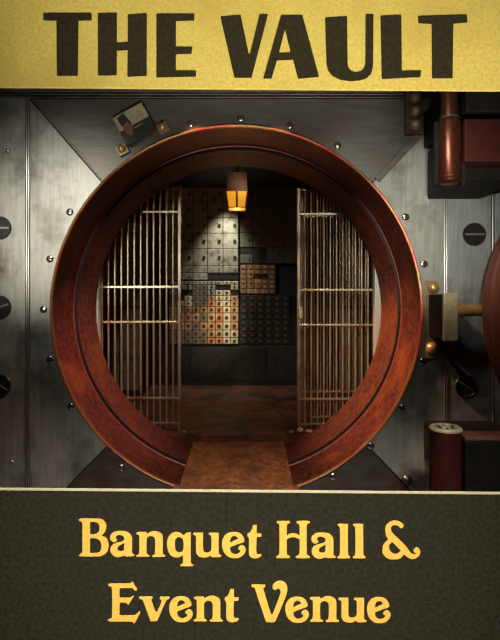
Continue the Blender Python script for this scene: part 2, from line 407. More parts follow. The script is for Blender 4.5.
lower_rows = [281, 284.7, 290, 295.6, 300.4, 306.5, 313, 322, 330, 337.6, 344]
cols = [169.2, 177, 184.5, 192.3, 200, 207.7, 215.4, 223, 230.6, 238.4]
low = cabinet('rust streaked cream deposit box cabinet, brightest of the back wall', 168.6, 238.8, 280.5, 345, 'cab_frame')
empties = {(6, 1), (7, 1), (8, 2), (1, 2), (1, 3), (2, 2)}
for i in range(9):
    for j in range(10):
        if (i, j) in empties:
            shade_plate(low, cols[i], cols[i + 1], lower_rows[j], lower_rows[j + 1]); continue
        if j >= 8: m = 'box_cream' if i >= 7 else ('box_brown' if i < 5 else 'box_rust')
        elif j >= 5: m = 'box_cream' if i in (7,) else ('box_rust' if i in (0, 1, 2, 5, 6, 8) or rnd.random() < .4 else 'box_brown')
        elif j >= 3: m = 'box_cream' if i in (1, 2, 6, 7) else ('box_brown' if i < 5 else 'box_rust')
        else: m = 'box_cream' if i >= 6 else ('box_brown' if (i in (3, 4) and j) else 'locker_grey')
        add_door(low, cols[i], cols[i + 1], lower_rows[j], lower_rows[j + 1], m)
up = cabinet('pale grey locker cabinet above the cream deposit boxes', 164, 238.8, 186, 280.3, 'cab_frame')
ucols = [164.5, 178, 193, 207.6, 223, 238.4]; urows = [186.6, 202, 218, 233.5, 249, 266, 273, 280]
for i in range(5):
    for j in range(7):
        if j == 6 and i in (3, 4): shade_plate(up, ucols[i], ucols[i + 1], urows[j], urows[j + 1]); continue
        add_door(up, ucols[i], ucols[i + 1], urows[j], urows[j + 1], 'locker_grey', big=True, name='locker_door')
ru = cabinet('dim grey locker cabinet at the right with two empty compartments', 239.2, 302, 186, 263.6, 'cab_frame', yoff=.05)
rc = [239.6, 252.5, 266.5, 284, 301.5]; rr_ = [186.6, 202, 218, 232, 247, 263.2]
for i in range(4):
    for j in range(5):
        if j == 4 and i in (0, 1):
            if i == 1: shade_plate(ru, rc[i], rc[i + 1], rr_[j], rr_[j + 1])
            else:
                shade_plate(ru, rc[i], rc[i + 1], 247, 254)
                add_door(ru, rc[i], rc[i + 1], 254, 263.2, 'locker_dim', big=True, name='locker_door')
            continue
        add_door(ru, rc[i], rc[i + 1], rr_[j], rr_[j + 1], 'locker_dim', big=True, name='locker_door')
cp = cabinet('small copper brown deposit box cabinet right of the cream one', 239.2, 276, 264, 294, 'cab_frame', yoff=.05)
for i in range(5):
    for j in range(6):
        a, b_ = 239.6 + i * 7.2, 264.4 + j * 4.9
        if j == 2 and i in (2, 3): shade_plate(cp, a, a + 7.2, b_, b_ + 4.9); continue
        add_door(cp, a, a + 7.2, b_, b_ + 4.9, 'box_copper' if rnd.random() < .75 else 'box_rust', 'lock_brass')
dk = cabinet('black deposit box cabinet with brass locks, below the copper brown one', 239.2, 290, 294.4, 345, 'cab_frame_dark', yoff=.05)
for i in range(6):
    for j in range(8):
        a, b_ = 239.6 + i * 8.35, 295 + j * 6.2
        add_door(dk, a, a + 8.35, b_, b_ + 6.2, 'box_black', 'lock_dim')
pl = thing('cabinet_base', 'black base cupboard under the deposit boxes', 'cupboard', (0, BY + .02, FZ))
bm = bmesh.new(); box(bm, bx(150), bx(306), 0, .19, 0, bz(345.4) - FZ); mesh_obj('body', bm, 'cab_frame_dark', pl, bevel=.004)
for k in range(4):
    a = bx(151 + k * 38.6); b_ = bx(151 + (k + 1) * 38.6)
    bm = bmesh.new(); box(bm, a + .01, b_ - .01, -.015, -.001, .06, bz(345.4) - FZ - .03); d_ = mesh_obj('door', bm, 'box_black', pl, bevel=.003)
    bm = bmesh.new(); box(bm, b_ - .06, b_ - .045, -.03, -.016, .25, .36); mesh_obj('handle', bm, 'lock_dark', d_, bevel=.003)

# tall dim lockers against the side walls seen through the bars
def side_locker(label, x0, x1, y, n, m):
    t = thing('tall_locker', label, 'locker', (x0, y, FZ), 'tall lockers beside the back wall')
    bm = bmesh.new(); box(bm, 0, x1 - x0, 0, .38, 0, 2.0); mesh_obj('body', bm, 'cab_frame', t, bevel=.004)
    w = (x1 - x0) / n
    for k in range(n):
        for z0, z1 in ((.06, .98), (1.01, 1.95)):
            bm = bmesh.new(); box(bm, k * w + .012, (k + 1) * w - .012, -.014, -.001, z0, z1); d_ = mesh_obj('door', bm, m, t, bevel=.003)
            bm = bmesh.new(); box(bm, (k + 1) * w - .05, (k + 1) * w - .038, -.03, -.0145, (z0 + z1) / 2 - .05, (z0 + z1) / 2 + .05); mesh_obj('handle', bm, 'lock_brass', d_)
side_locker('tall rust brown locker glimpsed through the left gate', -1.90, -1.12, 2.2, 3, 'box_brown')
side_locker('tall dark locker glimpsed through the right gate', 1.10, 1.90, 2.2, 3, 'box_brown')

# ------------------------------------------------------------------ lantern
LD = 4.3
lp = P(237, 209, LD); lk = LD / F
lan = thing('hanging_lantern', 'lit amber glass lantern hanging inside the vault', 'lantern', lp)
def frustum(bm, w0, w1, z0, z1):
    v = [bm.verts.new((sx * w0 / 2, sy * w0 / 2, z0)) for sx, sy in ((-1, -1), (1, -1), (1, 1), (-1, 1))] + \
        [bm.verts.new((sx * w1 / 2, sy * w1 / 2, z1)) for sx, sy in ((-1, -1), (1, -1), (1, 1), (-1, 1))]
    for f in ((0, 1, 2, 3), (7, 6, 5, 4), (0, 1, 5, 4), (1, 2, 6, 5), (2, 3, 7, 6), (3, 0, 4, 7)): bm.faces.new([v[i] for i in f])
wB, wT, hG = 16.5 * lk, 20.5 * lk, 15.5 * lk
for sx in (-1, 1):
    bm = bmesh.new()
    v = []
    for z, w in ((.006, wB), (hG, wT)):
        a, b_ = (.010, w / 2 - .004) if sx > 0 else (-w / 2 + .004, -.010)
        v += [bm.verts.new((a, -w / 2 + .004, z)), bm.verts.new((b_, -w / 2 + .004, z)), bm.verts.new((b_, w / 2 - .004, z)), bm.verts.new((a, w / 2 - .004, z))]
    for f in ((0, 1, 2, 3), (7, 6, 5, 4), (0, 1, 5, 4), (1, 2, 6, 5), (2, 3, 7, 6), (3, 0, 4, 7)): bm.faces.new([v[i] for i in f])
    mesh_obj('glass_pane', bm, 'lantern_glass', lan)
bm = bmesh.new()
for z, w in ((0, wB), (hG, wT)):
    pass
for sx, sy in ((-1, -1), (1, -1), (1, 1), (-1, 1)):
    cyl(bm, (sx * wB / 2, sy * wB / 2, 0), (sx * wT / 2, sy * wT / 2, hG), .004, 8)
cyl(bm, (0, -wB / 2, 0), (0, -wT / 2, hG), .009, 8)
box(bm, -wB / 2, wB / 2, -wB / 2, wB / 2, -.003, .005)
mesh_obj('frame', bm, 'lantern_metal', lan)
bm = bmesh.new(); frustum(bm, wT + .008, wT - .012, hG + .001, hG + .175); mesh_obj('shade', bm, 'lantern_metal', lan, bevel=.006)
bm = bmesh.new(); cyl(bm, (0, 0, hG + .17), (0, 0, VT - lp.z - .001), .006, 8); mesh_obj('hanging_rod', bm, 'iron_black', lan)

# ------------------------------------------------------------------ slotted screws round the frame and large bolts
def make_screw(r, name='slotted_screw', proud=.35, dark=False):
    t = thing(name, 'x', 'screw' if not dark else 'bolt')
    bm = bmesh.new()
    prof = [(0, -r * proud)] + [(r * math.sin(a), -r * proud * math.cos(a)) for a in [R(15 * k) for k in range(1, 6)]] + [(r, -.001), (r, .0), (0, .0)]
    if dark: prof = [(0, -r * .12), (r * .8, -r * .12), (r * .84, -r * .16), (r * .95, -r * .16), (r, -r * .10), (r, 0), (0, 0)]
    lathe(bm, prof, 32, 'Y')
    mesh_obj('head', bm, 'bolt_dark' if dark else 'screw_steel', t, smooth=True)
    bm = bmesh.new()
    if dark: box(bm, -r * .82, r * .82, -r * .17, -r * .115, -r * .07, r * .07)
    else: box(bm, -r * .85, r * .85, -r * (proud + .06), -r * .10, -r * .16, r * .16)
    mesh_obj('slot', bm, 'bolt_slot' if dark else 'dark_gap', t)
    return t
screws = [(69.8, 212, 'ten'), (50, 259, 'half past nine'), (43.5, 309.5, 'nine'), (50, 359.5, 'half past eight'), (71, 406.5, 'eight'), (121, 468, 'seven'),
          (190.6, 122.8, 'half past eleven'), (240.6, 117.6, 'twelve'), (290, 124.8, 'half past twelve'), (337.5, 145.5, 'one'), (405.7, 217, 'two'),
          (424.2, 264, 'half past two'), (422.7, 361.8, 'half past three'), (402, 408, 'four'), (371, 446, 'half past four'), (333, 477, 'five')]
proto = make_screw(3.7 * 3.2 / F)
for k, (px, py, clock) in enumerate(screws):
    o = proto if k == 0 else copy_thing(proto)
    x, z = wp(px, py); o.location = (x, -.0005, z)
    o.rotation_euler = (0, rnd.uniform(-.5, .9), 0)
    tag(o, 'small slotted steel screw beside the round frame at %s o\'clock' % clock if 'half' not in clock else 'small slotted steel screw beside the round frame at %s' % clock, 'screw', 'small slotted screws around the round frame')
big = make_screw(11.6 * 3.2 / F, 'slotted_bolt', dark=True)
for k, (px, py, lab) in enumerate([(0, 228, 'large dark slotted bolt at the left picture edge, level with the upper gate'), (0, 307, 'large dark slotted bolt at the left picture edge, halfway down'),
        (0, 385, 'lowest large dark slotted bolt at the left picture edge'), (474, 234.5, 'large round slotted bolt right of the frame, above the brass latch'),
        (466, 386, 'large dark bolt in shadow below the brass latch')]):
    o = big if k == 0 else copy_thing(big)
    x, z = wp(px, py); o.location = (x, -.0005, z); o.rotation_euler = (0, (0, R(-18), R(30), 0, R(35))[k], 0)
    tag(o, lab, 'bolt', 'large slotted wall bolts')
def stud(px, py, r, lab, m='screw_steel', mtx=None):
    bm = bmesh.new(); lathe(bm, [(0, -r * .8), (r * .5, -r * .69), (r * .87, -r * .4), (r, 0), (0, 0)], 20, 'Y')
    o = mesh_obj('dome_stud', bm, m, smooth=True); x, z = wp(px, py); o.location = (x, -.0005, z)
    return tag(o, lab, 'stud', 'dome studs on the vault wall')
stud(8, 151, .014, 'tiny dome stud standing for a glint at the upper left of the steel wall')  # small dome added in place of a glint on the steel
stud(407, 480, .038, 'dark dome stud on the wall just above the lower right sign edge', 'bolt_dark')
stud(12, 462, .012, 'tiny dome stud low on the left steel wall')

# ------------------------------------------------------------------ latches
def domes(t, pts, r, m='brass', ax='Y'):
    for p in pts:
        bm = bmesh.new(); prof = [(0, -r * .9), (r * .4, -r * .83), (r * .72, -r * .6), (r * .93, -r * .28), (r, 0), (0, 0)]
        lathe(bm, prof, 24, 'Y'); o = mesh_obj('bolt', bm, m, t, smooth=True); o.location = p
# right latch
lt = thing('latch_block', 'brass latch block with a rod, at the right of the round frame', 'latch', (PX(427, 3.2), 0, PZ(318, 3.2)))
w0 = .0
kx = lambda px, d=3.2: PX(px, d) - lt.location.x
kz = lambda py, d=3.2: PZ(py, d) - lt.location.z
bm = bmesh.new(); box(bm, kx(424), kx(436), -.014, -.001, kz(358), kz(281)); mesh_obj('base_plate', bm, 'brass_dull', lt, bevel=.003)
DF = 2.91; xa = .0; xb = kx(458, DF)
bm = bmesh.new(); box(bm, .004, xb - .004, CY + DF + .03, -.015, kz(340, DF), kz(294, DF)); mesh_obj('block', bm, 'iron_black', lt, bevel=.006)
bm = bmesh.new(); box(bm, -.002, xb, CY + DF, CY + DF + .03, kz(341, DF), kz(293, DF)); mesh_obj('face_plate', bm, 'block_tan', lt, bevel=.005)
domes(lt, [(kx(432.5), -.014, kz(288)), (kx(431), -.014, kz(348))], .040)
bm = bmesh.new()
xr0 = xb - .001; xr1 = kx(482, DF); zr = kz(310.5, DF)
cyl(bm, (xr0, -.25, zr), (xr0 + .055, -.25, zr), .042, 24)
cyl(bm, (xr0 + .055, -.25, zr), (xr1 + .06, -.25, zr), .036, 24)
mesh_obj('rod', bm, 'brass', lt, smooth=True)
# upper right bracket with three domed bolts
br = thing('bolt_bracket', 'narrow bracket with three stacked domed bolts at the upper right', 'bracket', (PX(412.5, 3.2), 0, PZ(113, 3.2)))
kx = lambda px, d=3.2: PX(px, d) - br.location.x
kz = lambda py, d=3.2: PZ(py, d) - br.location.z
bm = bmesh.new(); box(bm, kx(404), kx(421), -.045, -.001, kz(136), kz(88)); mesh_obj('bracket_body', bm, 'brass_dark', br, bevel=.006)
domes(br, [(kx(413.5), -.0455, kz(y_)) for y_ in (100.5, 114, 127)], .038, 'brass_dull')
# upper left latch block; the reflection of a man is modelled on its front
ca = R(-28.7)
tl = thing('tilted_latch', 'tilted latch block over two brass brackets, with the reflection of a man painted on its front', 'picture card', (PX(136, 3.2), 0, PZ(126.5, 3.2)), rot=(0, ca, 0))
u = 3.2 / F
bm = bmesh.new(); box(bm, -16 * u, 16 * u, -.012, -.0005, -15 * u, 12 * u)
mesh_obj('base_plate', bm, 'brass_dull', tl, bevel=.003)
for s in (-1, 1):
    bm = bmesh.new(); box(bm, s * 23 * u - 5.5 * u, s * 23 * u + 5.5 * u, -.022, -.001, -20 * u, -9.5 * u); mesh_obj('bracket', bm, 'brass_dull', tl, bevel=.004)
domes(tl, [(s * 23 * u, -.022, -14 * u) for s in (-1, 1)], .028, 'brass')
bm = bmesh.new(); box(bm, -16.5 * u, 16.5 * u, -.045, -.013, -15.5 * u, 15.5 * u); latch_front = mesh_obj('latch_body', bm, 'reflection_dark', tl, bevel=.002)
bm = bmesh.new(); box(bm, -16.2 * u, 16.2 * u, -.048, -.0455, 0 * u, 15.2 * u); mesh_obj('reflection_top', bm, 'reflection_tan', tl)  # pale upper part of the reflection, laid on as a plate
bm = bmesh.new(); prism(bm, [(x * u, z * u) for x, z in [(-12, 3), (-12.5, 13), (-4.5, 14.5), (-2, 1)]], -.0505, -.0485); mesh_obj('reflection_hat', bm, 'reflection_dark', tl)  # dark headgear in the reflection, laid on the front
bm = bmesh.new(); prism(bm, [(x * u, z * u) for x, z in [(-11.5, 3), (-5, 5), (-3, 0), (-4, -6), (-7, -9), (-10.5, -6), (-12, -1)]], -.053, -.051); mesh_obj('face', bm, 'reflection_face', tl)  # the man's reflected features, laid on the front
bm = bmesh.new(); prism(bm, [(x * u, z * u) for x, z in [(-2, -4.0), (7, -3.4), (7, -2.9), (-2, -3.4)]], -.0505, -.0485); mesh_obj('reflection_streak', bm, 'reflection_tan', tl)  # pale streak of the reflection

# ------------------------------------------------------------------ open round door, its pivot columns and arms
DB = 2.90
dr = .988; dxc = PX(481, DB) + dr; dzc = PZ(311, DB)
vd = thing('vault_door', 'heavy round red-brown vault door standing open at the right edge', 'door', (dxc, CY + DB, dzc))
bm = bmesh.new(); lathe(bm, [(0, 0), (dr - .015, 0), (dr, -.012), (dr, -.10), (dr - .012, -.112), (dr - .03, -.2), (dr - .05, -.21), (dr - .12, -.21), (dr - .13, -.20), (0, -.20)], 128, 'Y')
mesh_obj('slab', bm, 'door_paint', vd, smooth=True)
bm = bmesh.new(); lathe(bm, [(0, -.2005), (.22, -.2005), (.22, -.24), (.18, -.27), (0, -.27)], 48, 'Y'); mesh_obj('hub', bm, 'brass_dull', vd, smooth=True)
HD = 2.60; hy = CY + HD
up_z0 = PZ(183, HD)
hx = PX(449.5, HD)
hp = thing('hinge_column', 'copper hinge column hanging at the upper right with a red arm', 'hinge', (hx, hy, 0))
hr = 12.2 * HD / F
bm = bmesh.new(); cyl(bm, (0, 0, PZ(118, HD)), (0, 0, ZT - .001), 8.0 * HD / F, 28); mesh_obj('upper_tube', bm, 'copper_tube', hp, smooth=True)
bm = bmesh.new(); lathe(bm, [(0, PZ(119.5, HD)), (.05, PZ(119.5, HD)), (.05, PZ(117.5, HD)), (0, PZ(117.5, HD))], 24); mesh_obj('gap_ring', bm, 'dark_gap', hp)
bm = bmesh.new(); zz = lambda py: PZ(py, HD)
lathe(bm, [(0, zz(120)), (.052, zz(120)), (.060, zz(124)), (.060, zz(175)), (.066, zz(176)), (.066, zz(179)), (.060, zz(180)), (.060, zz(182)), (.045, zz(184)), (0, zz(184))], 36)
mesh_obj('lower_tube', bm, 'copper_tube', hp, smooth=True)
bm = bmesh.new()
prof_o, prof_i = .084, .0625
# dark cradle behind the tube
for k in range(20):
    a0, a1 = R(-5 + 190 * k / 20), R(-5 + 190 * (k + 1) / 20)
    pts = [(prof_o * math.cos(a0), prof_o * math.sin(a0)), (prof_o * math.cos(a1), prof_o * math.sin(a1)), (prof_i * math.cos(a1), prof_i * math.sin(a1)), (prof_i * math.cos(a0), prof_i * math.sin(a0))]
    lo = [bm.verts.new((x, y, zz(185))) for x, y in pts]; hi = [bm.verts.new((x, y, zz(122))) for x, y in pts]
    bm.faces.new(lo); bm.faces.new(hi[::-1])
    for i in range(4): bm.faces.new((lo[i], hi[i], hi[(i + 1) % 4], lo[(i + 1) % 4]))
bmesh.ops.remove_doubles(bm, verts=bm.verts, dist=1e-5)
mesh_obj('cradle', bm, 'iron_black', hp)
bm = bmesh.new(); box(bm, .062, dxc - hx, -.05, .078, zz(164), zz(122)); mesh_obj('arm', bm, 'red_paint', hp, bevel=.008)
bm = bmesh.new(); box(bm, .10, .45, .08, -hy - .002, zz(176), zz(118)); mesh_obj('wall_bracket', bm, 'iron_black', hp, bevel=.01)
bm = bmesh.new(); box(bm, .075, .9, -.03, -hy - .002, zz(114), zz(70)); mesh_obj('gearbox', bm, 'iron_black', hp, bevel=.01)
lh = thing('hinge_column', 'red hinge column with a round tan cap at the lower right', 'hinge', (PX(445.5, HD), hy, 0))
lx = PX(445.5, HD)
bm = bmesh.new(); lathe(bm, [(0, 0), (.084, 0), (.084, zz(429.5)), (0, zz(429.5))], 36); mesh_obj('column', bm, 'red_paint', lh, smooth=True)
bm = bmesh.new(); z_ = zz(429.4); lathe(bm, [(0, z_), (.086, z_), (.086, z_ + .008), (.078, z_ + .016), (.060, z_ + .016), (.056, z_ + .010), (.03, z_ + .010), (.026, z_ + .018), (0, z_ + .018)], 36)
cap = mesh_obj('cap', bm, 'block_tan', lh, smooth=True)
bm = bmesh.new()
for a in (R(20), R(80), R(140)):
    mt = Matrix.Rotation(a, 4, 'Z'); vs = box(bm, -.055, .055, -.006, .006, z_ + .0105, z_ + .016, mt)
mesh_obj('cap_mark', bm, 'lock_dark', cap)
bm = bmesh.new(); box(bm, .083, dxc - lx, -.06, .08, zz(500), zz(438)); mesh_obj('arm', bm, 'iron_black', lh, bevel=.01)
bm = bmesh.new(); box(bm, .083, dxc - lx, -.055, .078, zz(438) + .001, zz(434.5)); mesh_obj('arm_cover', bm, 'arm_brown', lh, bevel=.004)
bm = bmesh.new(); box(bm, .10, .55, .082, -hy - .002, zz(495), zz(448)); mesh_obj('wall_bracket', bm, 'iron_black', lh, bevel=.01)

# ------------------------------------------------------------------ signs
DS = 2.0; SY = CY + DS
def smooth_outline(pts, sharp=48, n=6):
    P_ = [Vector(p) for p in pts]; m = len(P_); out = []
    def corner(i):
        a = P_[i] - P_[i - 1]; b = P_[(i + 1) % m] - P_[i]
        return math.degrees(a.angle(b, 0)) > sharp
    cor = [corner(i) for i in range(m)]
    for i in range(m):
        j = (i + 1) % m; a, b = P_[i], P_[j]; L = (b - a).length
        def tan(k):
            d = (P_[(k + 1) % m] - P_[k - 1]); d = d.normalized() if d.length > 0 else d
            return d * L
        ta = (b - a) if cor[i] else tan(i); tb = (b - a) if cor[j] else tan(j)
        if L < 0.8 or (cor[i] and cor[j]): out.append(a); continue
        # straight run into a curve: keep long straight stems straight
        for s in range(n):
            t = s / n; t2, t3 = t * t, t * t * t
            out.append((2 * t3 - 3 * t2 + 1) * a + (t3 - 2 * t2 + t) * ta + (-2 * t3 + 3 * t2) * b + (t3 - t2) * tb)
    return out
def round_poly(pts, r=.9):
    P_ = [Vector(p) for p in pts]; m = len(P_); out = []
    for i in range(m):
        a, b, c = P_[i - 1], P_[i], P_[(i + 1) % m]
        u1 = (a - b); u2 = (c - b); k = min(r, u1.length * .4, u2.length * .4)
        p0 = b + u1.normalized() * k; p2 = b + u2.normalized() * k
        for t in (0, .33, .67, 1): out.append((1 - t) ** 2 * p0 + 2 * t * (1 - t) * b + t * t * p2)
    return out
def letter_obj(loops, m, parent, org, thick=.0025, shrink=0.0):
    """loops in photo px on the sign plane -> one solid letter mesh, origin at org (px)"""
    cu = bpy.data.curves.new('letter', 'CURVE'); cu.dimensions = '2D'; cu.fill_mode = 'BOTH'; cu.extrude = thick / 2; cu.offset = -shrink * DS / F
    k = DS / F
    for lp_ in loops:
        sp = cu.splines.new('POLY'); sp.points.add(len(lp_) - 1); sp.use_cyclic_u = True
        for i, p in enumerate(lp_): sp.points[i].co = ((p[0] - org[0]) * k, (org[1] - p[1]) * k, 0, 1)
    tmp = bpy.data.objects.new('letter', cu); C.objects.link(tmp)
    bpy.context.view_layer.update()
    me = bpy.data.meshes.new_from_object(tmp.evaluated_get(bpy.context.evaluated_depsgraph_get()))
    C.objects.unlink(tmp); bpy.data.objects.remove(tmp); bpy.data.curves.remove(cu)
    me.transform(Matrix.Rotation(PI / 2, 4, 'X')); me.name = 'letter'
    me.materials.clear(); me.materials.append(MATS[m])
    o = bpy.data.objects.new('letter', me); C.objects.link(o); o.parent = parent
    o.location = Vector((PX(org[0], DS), SY - thick / 2 - .0003, PZ(org[1], DS))) - parent.location
    return o

# top board: gold, hung on two rods
gs = thing('gold_signboard', 'gold signboard reading THE VAULT above the round door', 'sign', (CX, SY, PZ(90, DS)))
kx = lambda px: PX(px, DS) - CX
bm = bmesh.new(); box(bm, kx(-30), kx(530), 0, .012, 0, PZ(-25, DS) - PZ(90, DS))
for v in bm.verts:   # the bottom edge runs very slightly downhill to the right
    if v.co.z < .01: v.co.z = (90 - (87.0 + .0072 * (v.co.x / DS * F + 250))) * DS / F
mesh_obj('board', bm, 'gold_board', gs, bevel=.0015)
for px in (60, 440):
    bm = bmesh.new(); cyl(bm, (kx(px), .02, .3), (kx(px), .02, ZT - PZ(90, DS) - .001), .006, 10); mesh_obj('hanging_rod', bm, 'iron_black', gs, smooth=True)
def sc5(pts, ox, oy=0, s=5.0): return [(x / s + ox, y / s + oy) for x, y in pts]
vault = [
 [sc5([(68,66),(308,66),(310,103),(243,105),(240,380),(135,380),(133,104),(68,103)], 30)],
 [[(98,13.6),(117,13.2),(117,43),(127.8,42.4),(128,15),(147,13.6),(146.8,76),(127.4,77),(127.8,50.4),(117,50.8),(116.8,75.4),(98,75.8)]],
 [sc5([(182,70),(372,70),(372,103),(280,107),(280,235),(362,236),(358,270),(280,272),(280,354),(380,354),(380,384),(182,388)], 120)],
 [sc5([(52,85),(153,76),(194,272),(200,268),(248,73),(290,73),(208,390),(122,390)], 210)],
 [[(281,15.4),(302.4,15.4),(319,77),(298,79),(293,60),(277,60.6),(271.6,78.8),(263.2,78.8)], sc5([(375,148),(403,264),(345,266)], 210)],
 [sc5([(175,90),(285,83),(288,320),(293,340),(308,357),(330,364),(352,358),(368,345),(376,325),(378,73),(417,73),(415,335),(405,370),(382,393),(345,404),(300,407),(250,400),(210,380),(188,350),(182,320)], 290)],
 [sc5([(40,62),(120,58),(122,273),(196,272),(194,297),(45,305)], 370, 0, 3.846)],
 [sc5([(184,63),(372,57),(374,87),(320,92),(317,302),(238,302),(237,93),(186,90)], 370, 0, 3.846)]]
for loops in vault:
    org = (min(p[0] for p in loops[0]), max(p[1] for p in loops[0]))
    letter_obj([round_poly(l, .8) for l in loops], 'ink_brown', gs, org)

ds = thing('dark_signboard', 'dark signboard reading Banquet Hall & Event Venue, standing in front of the ramp', 'sign', (CX, SY, 0))
bm = bmesh.new(); box(bm, kx(-30), kx(530), 0, .03, .0, PZ(491.0, DS))
edge_y = lambda x: 488.7 + .0085 * (x / DS * F + 250)
for v in bm.verts:
    if v.co.z > .1: v.co.z = PZ(edge_y(v.co.x) + 1.45, DS)
mesh_obj('board', bm, 'board_dark', ds, bevel=.001)
bm = bmesh.new(); box(bm, kx(-30), kx(530), -.001, .012, PZ(490.9, DS), PZ(489.5, DS))
for v in bm.verts: v.co.z = PZ(edge_y(v.co.x) + (0 if v.co.z > PZ(490.2, DS) else 1.42), DS)
mesh_obj('top_edge', bm, 'cream_edge', ds)
for px in (60, 440):
    bm = bmesh.new(); box(bm, kx(px) - .03, kx(px) + .03, .031, .28, 0, .02); box(bm, kx(px) - .015, kx(px) + .015, .031, .05, .02, .5); mesh_obj('foot', bm, 'iron_black', ds)
G = {
'B': (11.11, 75, 514, [[(42,55),(60,47),(240,47),(310,60),(350,110),(350,160),(330,210),(300,236),(350,265),(377,320),(372,390),(340,440),(280,468),(60,468),(42,455),(58,440),(80,425),(82,400),(82,250),(82,110),(75,88),(50,75)],
   [(172,90),(180,87),(230,90),(265,115),(272,160),(255,205),(215,222),(172,222)], [(172,268),(220,270),(270,290),(292,340),(285,400),(250,428),(180,430),(172,420)]]),
'a': (14.29, 108, 522, [[(28,220),(45,170),(95,135),(170,122),(250,128),(310,155),(345,205),(350,260),(350,430),(362,452),(385,465),(378,488),(250,490),(232,478),(200,490),(140,502),(80,480),(40,430),(35,370),(65,320),(130,290),(200,272),(232,245),(225,210),(190,188),(150,185),(120,205),(115,230),(138,245),(130,270),(90,288),(50,270)],
   [(232,300),(228,395),(200,410),(150,405),(138,375),(155,345),(195,320)]]),
'n': (13.16, 132, 522, [[(55,145),(70,130),(190,125),(202,150),(245,125),(290,116),(350,125),(395,155),(410,200),(410,400),(420,425),(447,438),(435,458),(275,460),(262,440),(285,428),(300,410),(303,230),(285,195),(250,183),(215,195),(198,220),(198,400),(210,425),(235,435),(228,455),(65,455),(52,438),(75,425),(92,405),(95,200),(90,170),(65,160)]]),
'q': (13.16, 162, 526, [[(65,240),(75,160),(115,100),(180,72),(240,85),(285,118),(320,85),(383,82),(383,470),(395,495),(417,508),(405,528),(245,528),(235,510),(260,495),(275,470),(275,385),(240,405),(190,412),(130,395),(85,340)],
   [(175,240),(182,170),(215,142),(255,155),(278,190),(280,300),(262,335),(220,345),(185,315)]]),
'u': (13.16, 190, 524, [[(38,125),(50,110),(175,108),(178,340),(195,368),(230,372),(265,355),(278,330),(278,175),(270,150),(240,135),(250,110),(382,112),(382,380),(395,400),(417,410),(405,432),(290,435),(270,415),(235,432),(180,440),(120,425),(85,385),(78,330),(78,180),(72,150),(45,140)]]),
'e': (15.6, 218, 524, [[(60,300),(75,225),(120,160),(180,128),(250,120),(320,130),(375,165),(410,225),(415,262),(395,285),(300,318),(195,360),(195,400),(215,440),(260,465),(310,455),(340,430),(342,405),(315,395),(312,365),(340,335),(380,325),(415,345),(435,385),(425,440),(380,495),(320,525),(250,530),(180,518),(115,470),(75,400)],
   [(190,285),(195,240),(215,200),(255,185),(290,200),(312,228),(250,255)]]),
't': (14.54, 242, 520, [[(160,68),(212,65),(218,75),(216,170),(225,190),(285,188),(285,240),(225,245),(216,260),(214,470),(228,495),(270,488),(288,505),(265,535),(210,555),(150,550),(108,520),(98,470),(98,265),(85,245),(75,220),(78,190),(110,175),(140,130)]]),
'H': (11.9, 272, 514, [[(50,95),(65,78),(205,78),(220,95),(205,110),(182,120),(178,150),(178,250),(210,232),(250,225),(290,232),(325,250),(325,150),(318,118),(295,108),(283,95),(300,80),(440,80),(455,95),(440,110),(420,120),(415,150),(415,450),(420,480),(440,495),(455,508),(440,523),(290,523),(277,510),(290,495),(315,485),(325,460),(325,300),(290,282),(250,275),(210,282),(178,300),(178,460),(182,480),(205,493),(217,508),(205,523),(60,523),(45,508),(60,493),(80,480),(85,450),(85,150),(80,115),(60,108)]]),
'l': (8.06, 308, 514, [[(235,88),(245,77),(322,77),(324,310),(328,330),(343,343),(335,357),(240,357),(233,345),(250,332),(255,310),(255,120),(250,102)]]),
'&': (10.87, 378, 514, [[(75,180),(82,130),(115,90),(170,68),(230,75),(272,100),(277,130),(260,155),(235,150),(225,135),(190,120),(155,125),(142,150),(150,190),(185,230),(240,280),(300,340),(350,410),(380,432),(410,428),(385,410),(382,380),(410,360),(440,365),(463,400),(450,445),(410,480),(365,488),(320,470),(282,440),(240,480),(180,493),(110,485),(60,445),(43,385),(60,325),(108,275),(85,235)],
   [(150,303),(195,345),(240,390),(225,415),(190,430),(150,415),(125,380),(122,340)]]),
'E': (12.5, 104, 578, [[(48,80),(65,65),(330,60),(352,38),(370,55),(420,140),(405,162),(380,150),(360,130),(330,125),(205,125),(200,135),(200,240),(320,240),(345,230),(360,210),(377,225),(310,335),(288,320),(275,308),(205,305),(200,315),(200,460),(360,462),(395,455),(440,408),(460,425),(395,550),(375,567),(355,545),(65,540),(48,522),(65,505),(95,495),(100,470),(100,130),(92,105),(60,98)]]),
'v': (13.89, 136, 588, [[(38,130),(50,113),(225,113),(240,130),(225,148),(215,155),(230,200),(278,330),(288,330),(350,190),(350,160),(330,150),(330,130),(345,113),(460,115),(473,132),(455,152),(430,165),(300,455),(215,460),(200,450),(105,190),(85,155),(50,150)]]),
'V': (11.36, 250, 576, [[(12,108),(28,92),(170,95),(182,110),(165,128),(152,140),(165,180),(240,430),(255,430),(335,220),(345,180),(335,150),(315,140),(290,160),(262,145),(253,110),(280,70),(330,50),(390,65),(425,115),(422,180),(400,250),(290,510),(275,522),(190,522),(178,510),(60,160),(50,130),(25,125)]]),
}
placed = [('B',0,0),('a',0,0),('n',0,0),('q',0,0),('u',0,0),('e',0,0),('t',0,0),('H',0,0),('a',201.1,1.6),('l',0,0),('l',15.3,0),('&',0,0),
          ('E',0,0),('v',0,0),('e',-52.8,64.1),('n',57.4,64.6),('t',-22.7,63.9),('V',0,0),('e',63.2,64.6),('n',173.4,65),('u',145.2,65),('e',144.8,65)]
first = {}
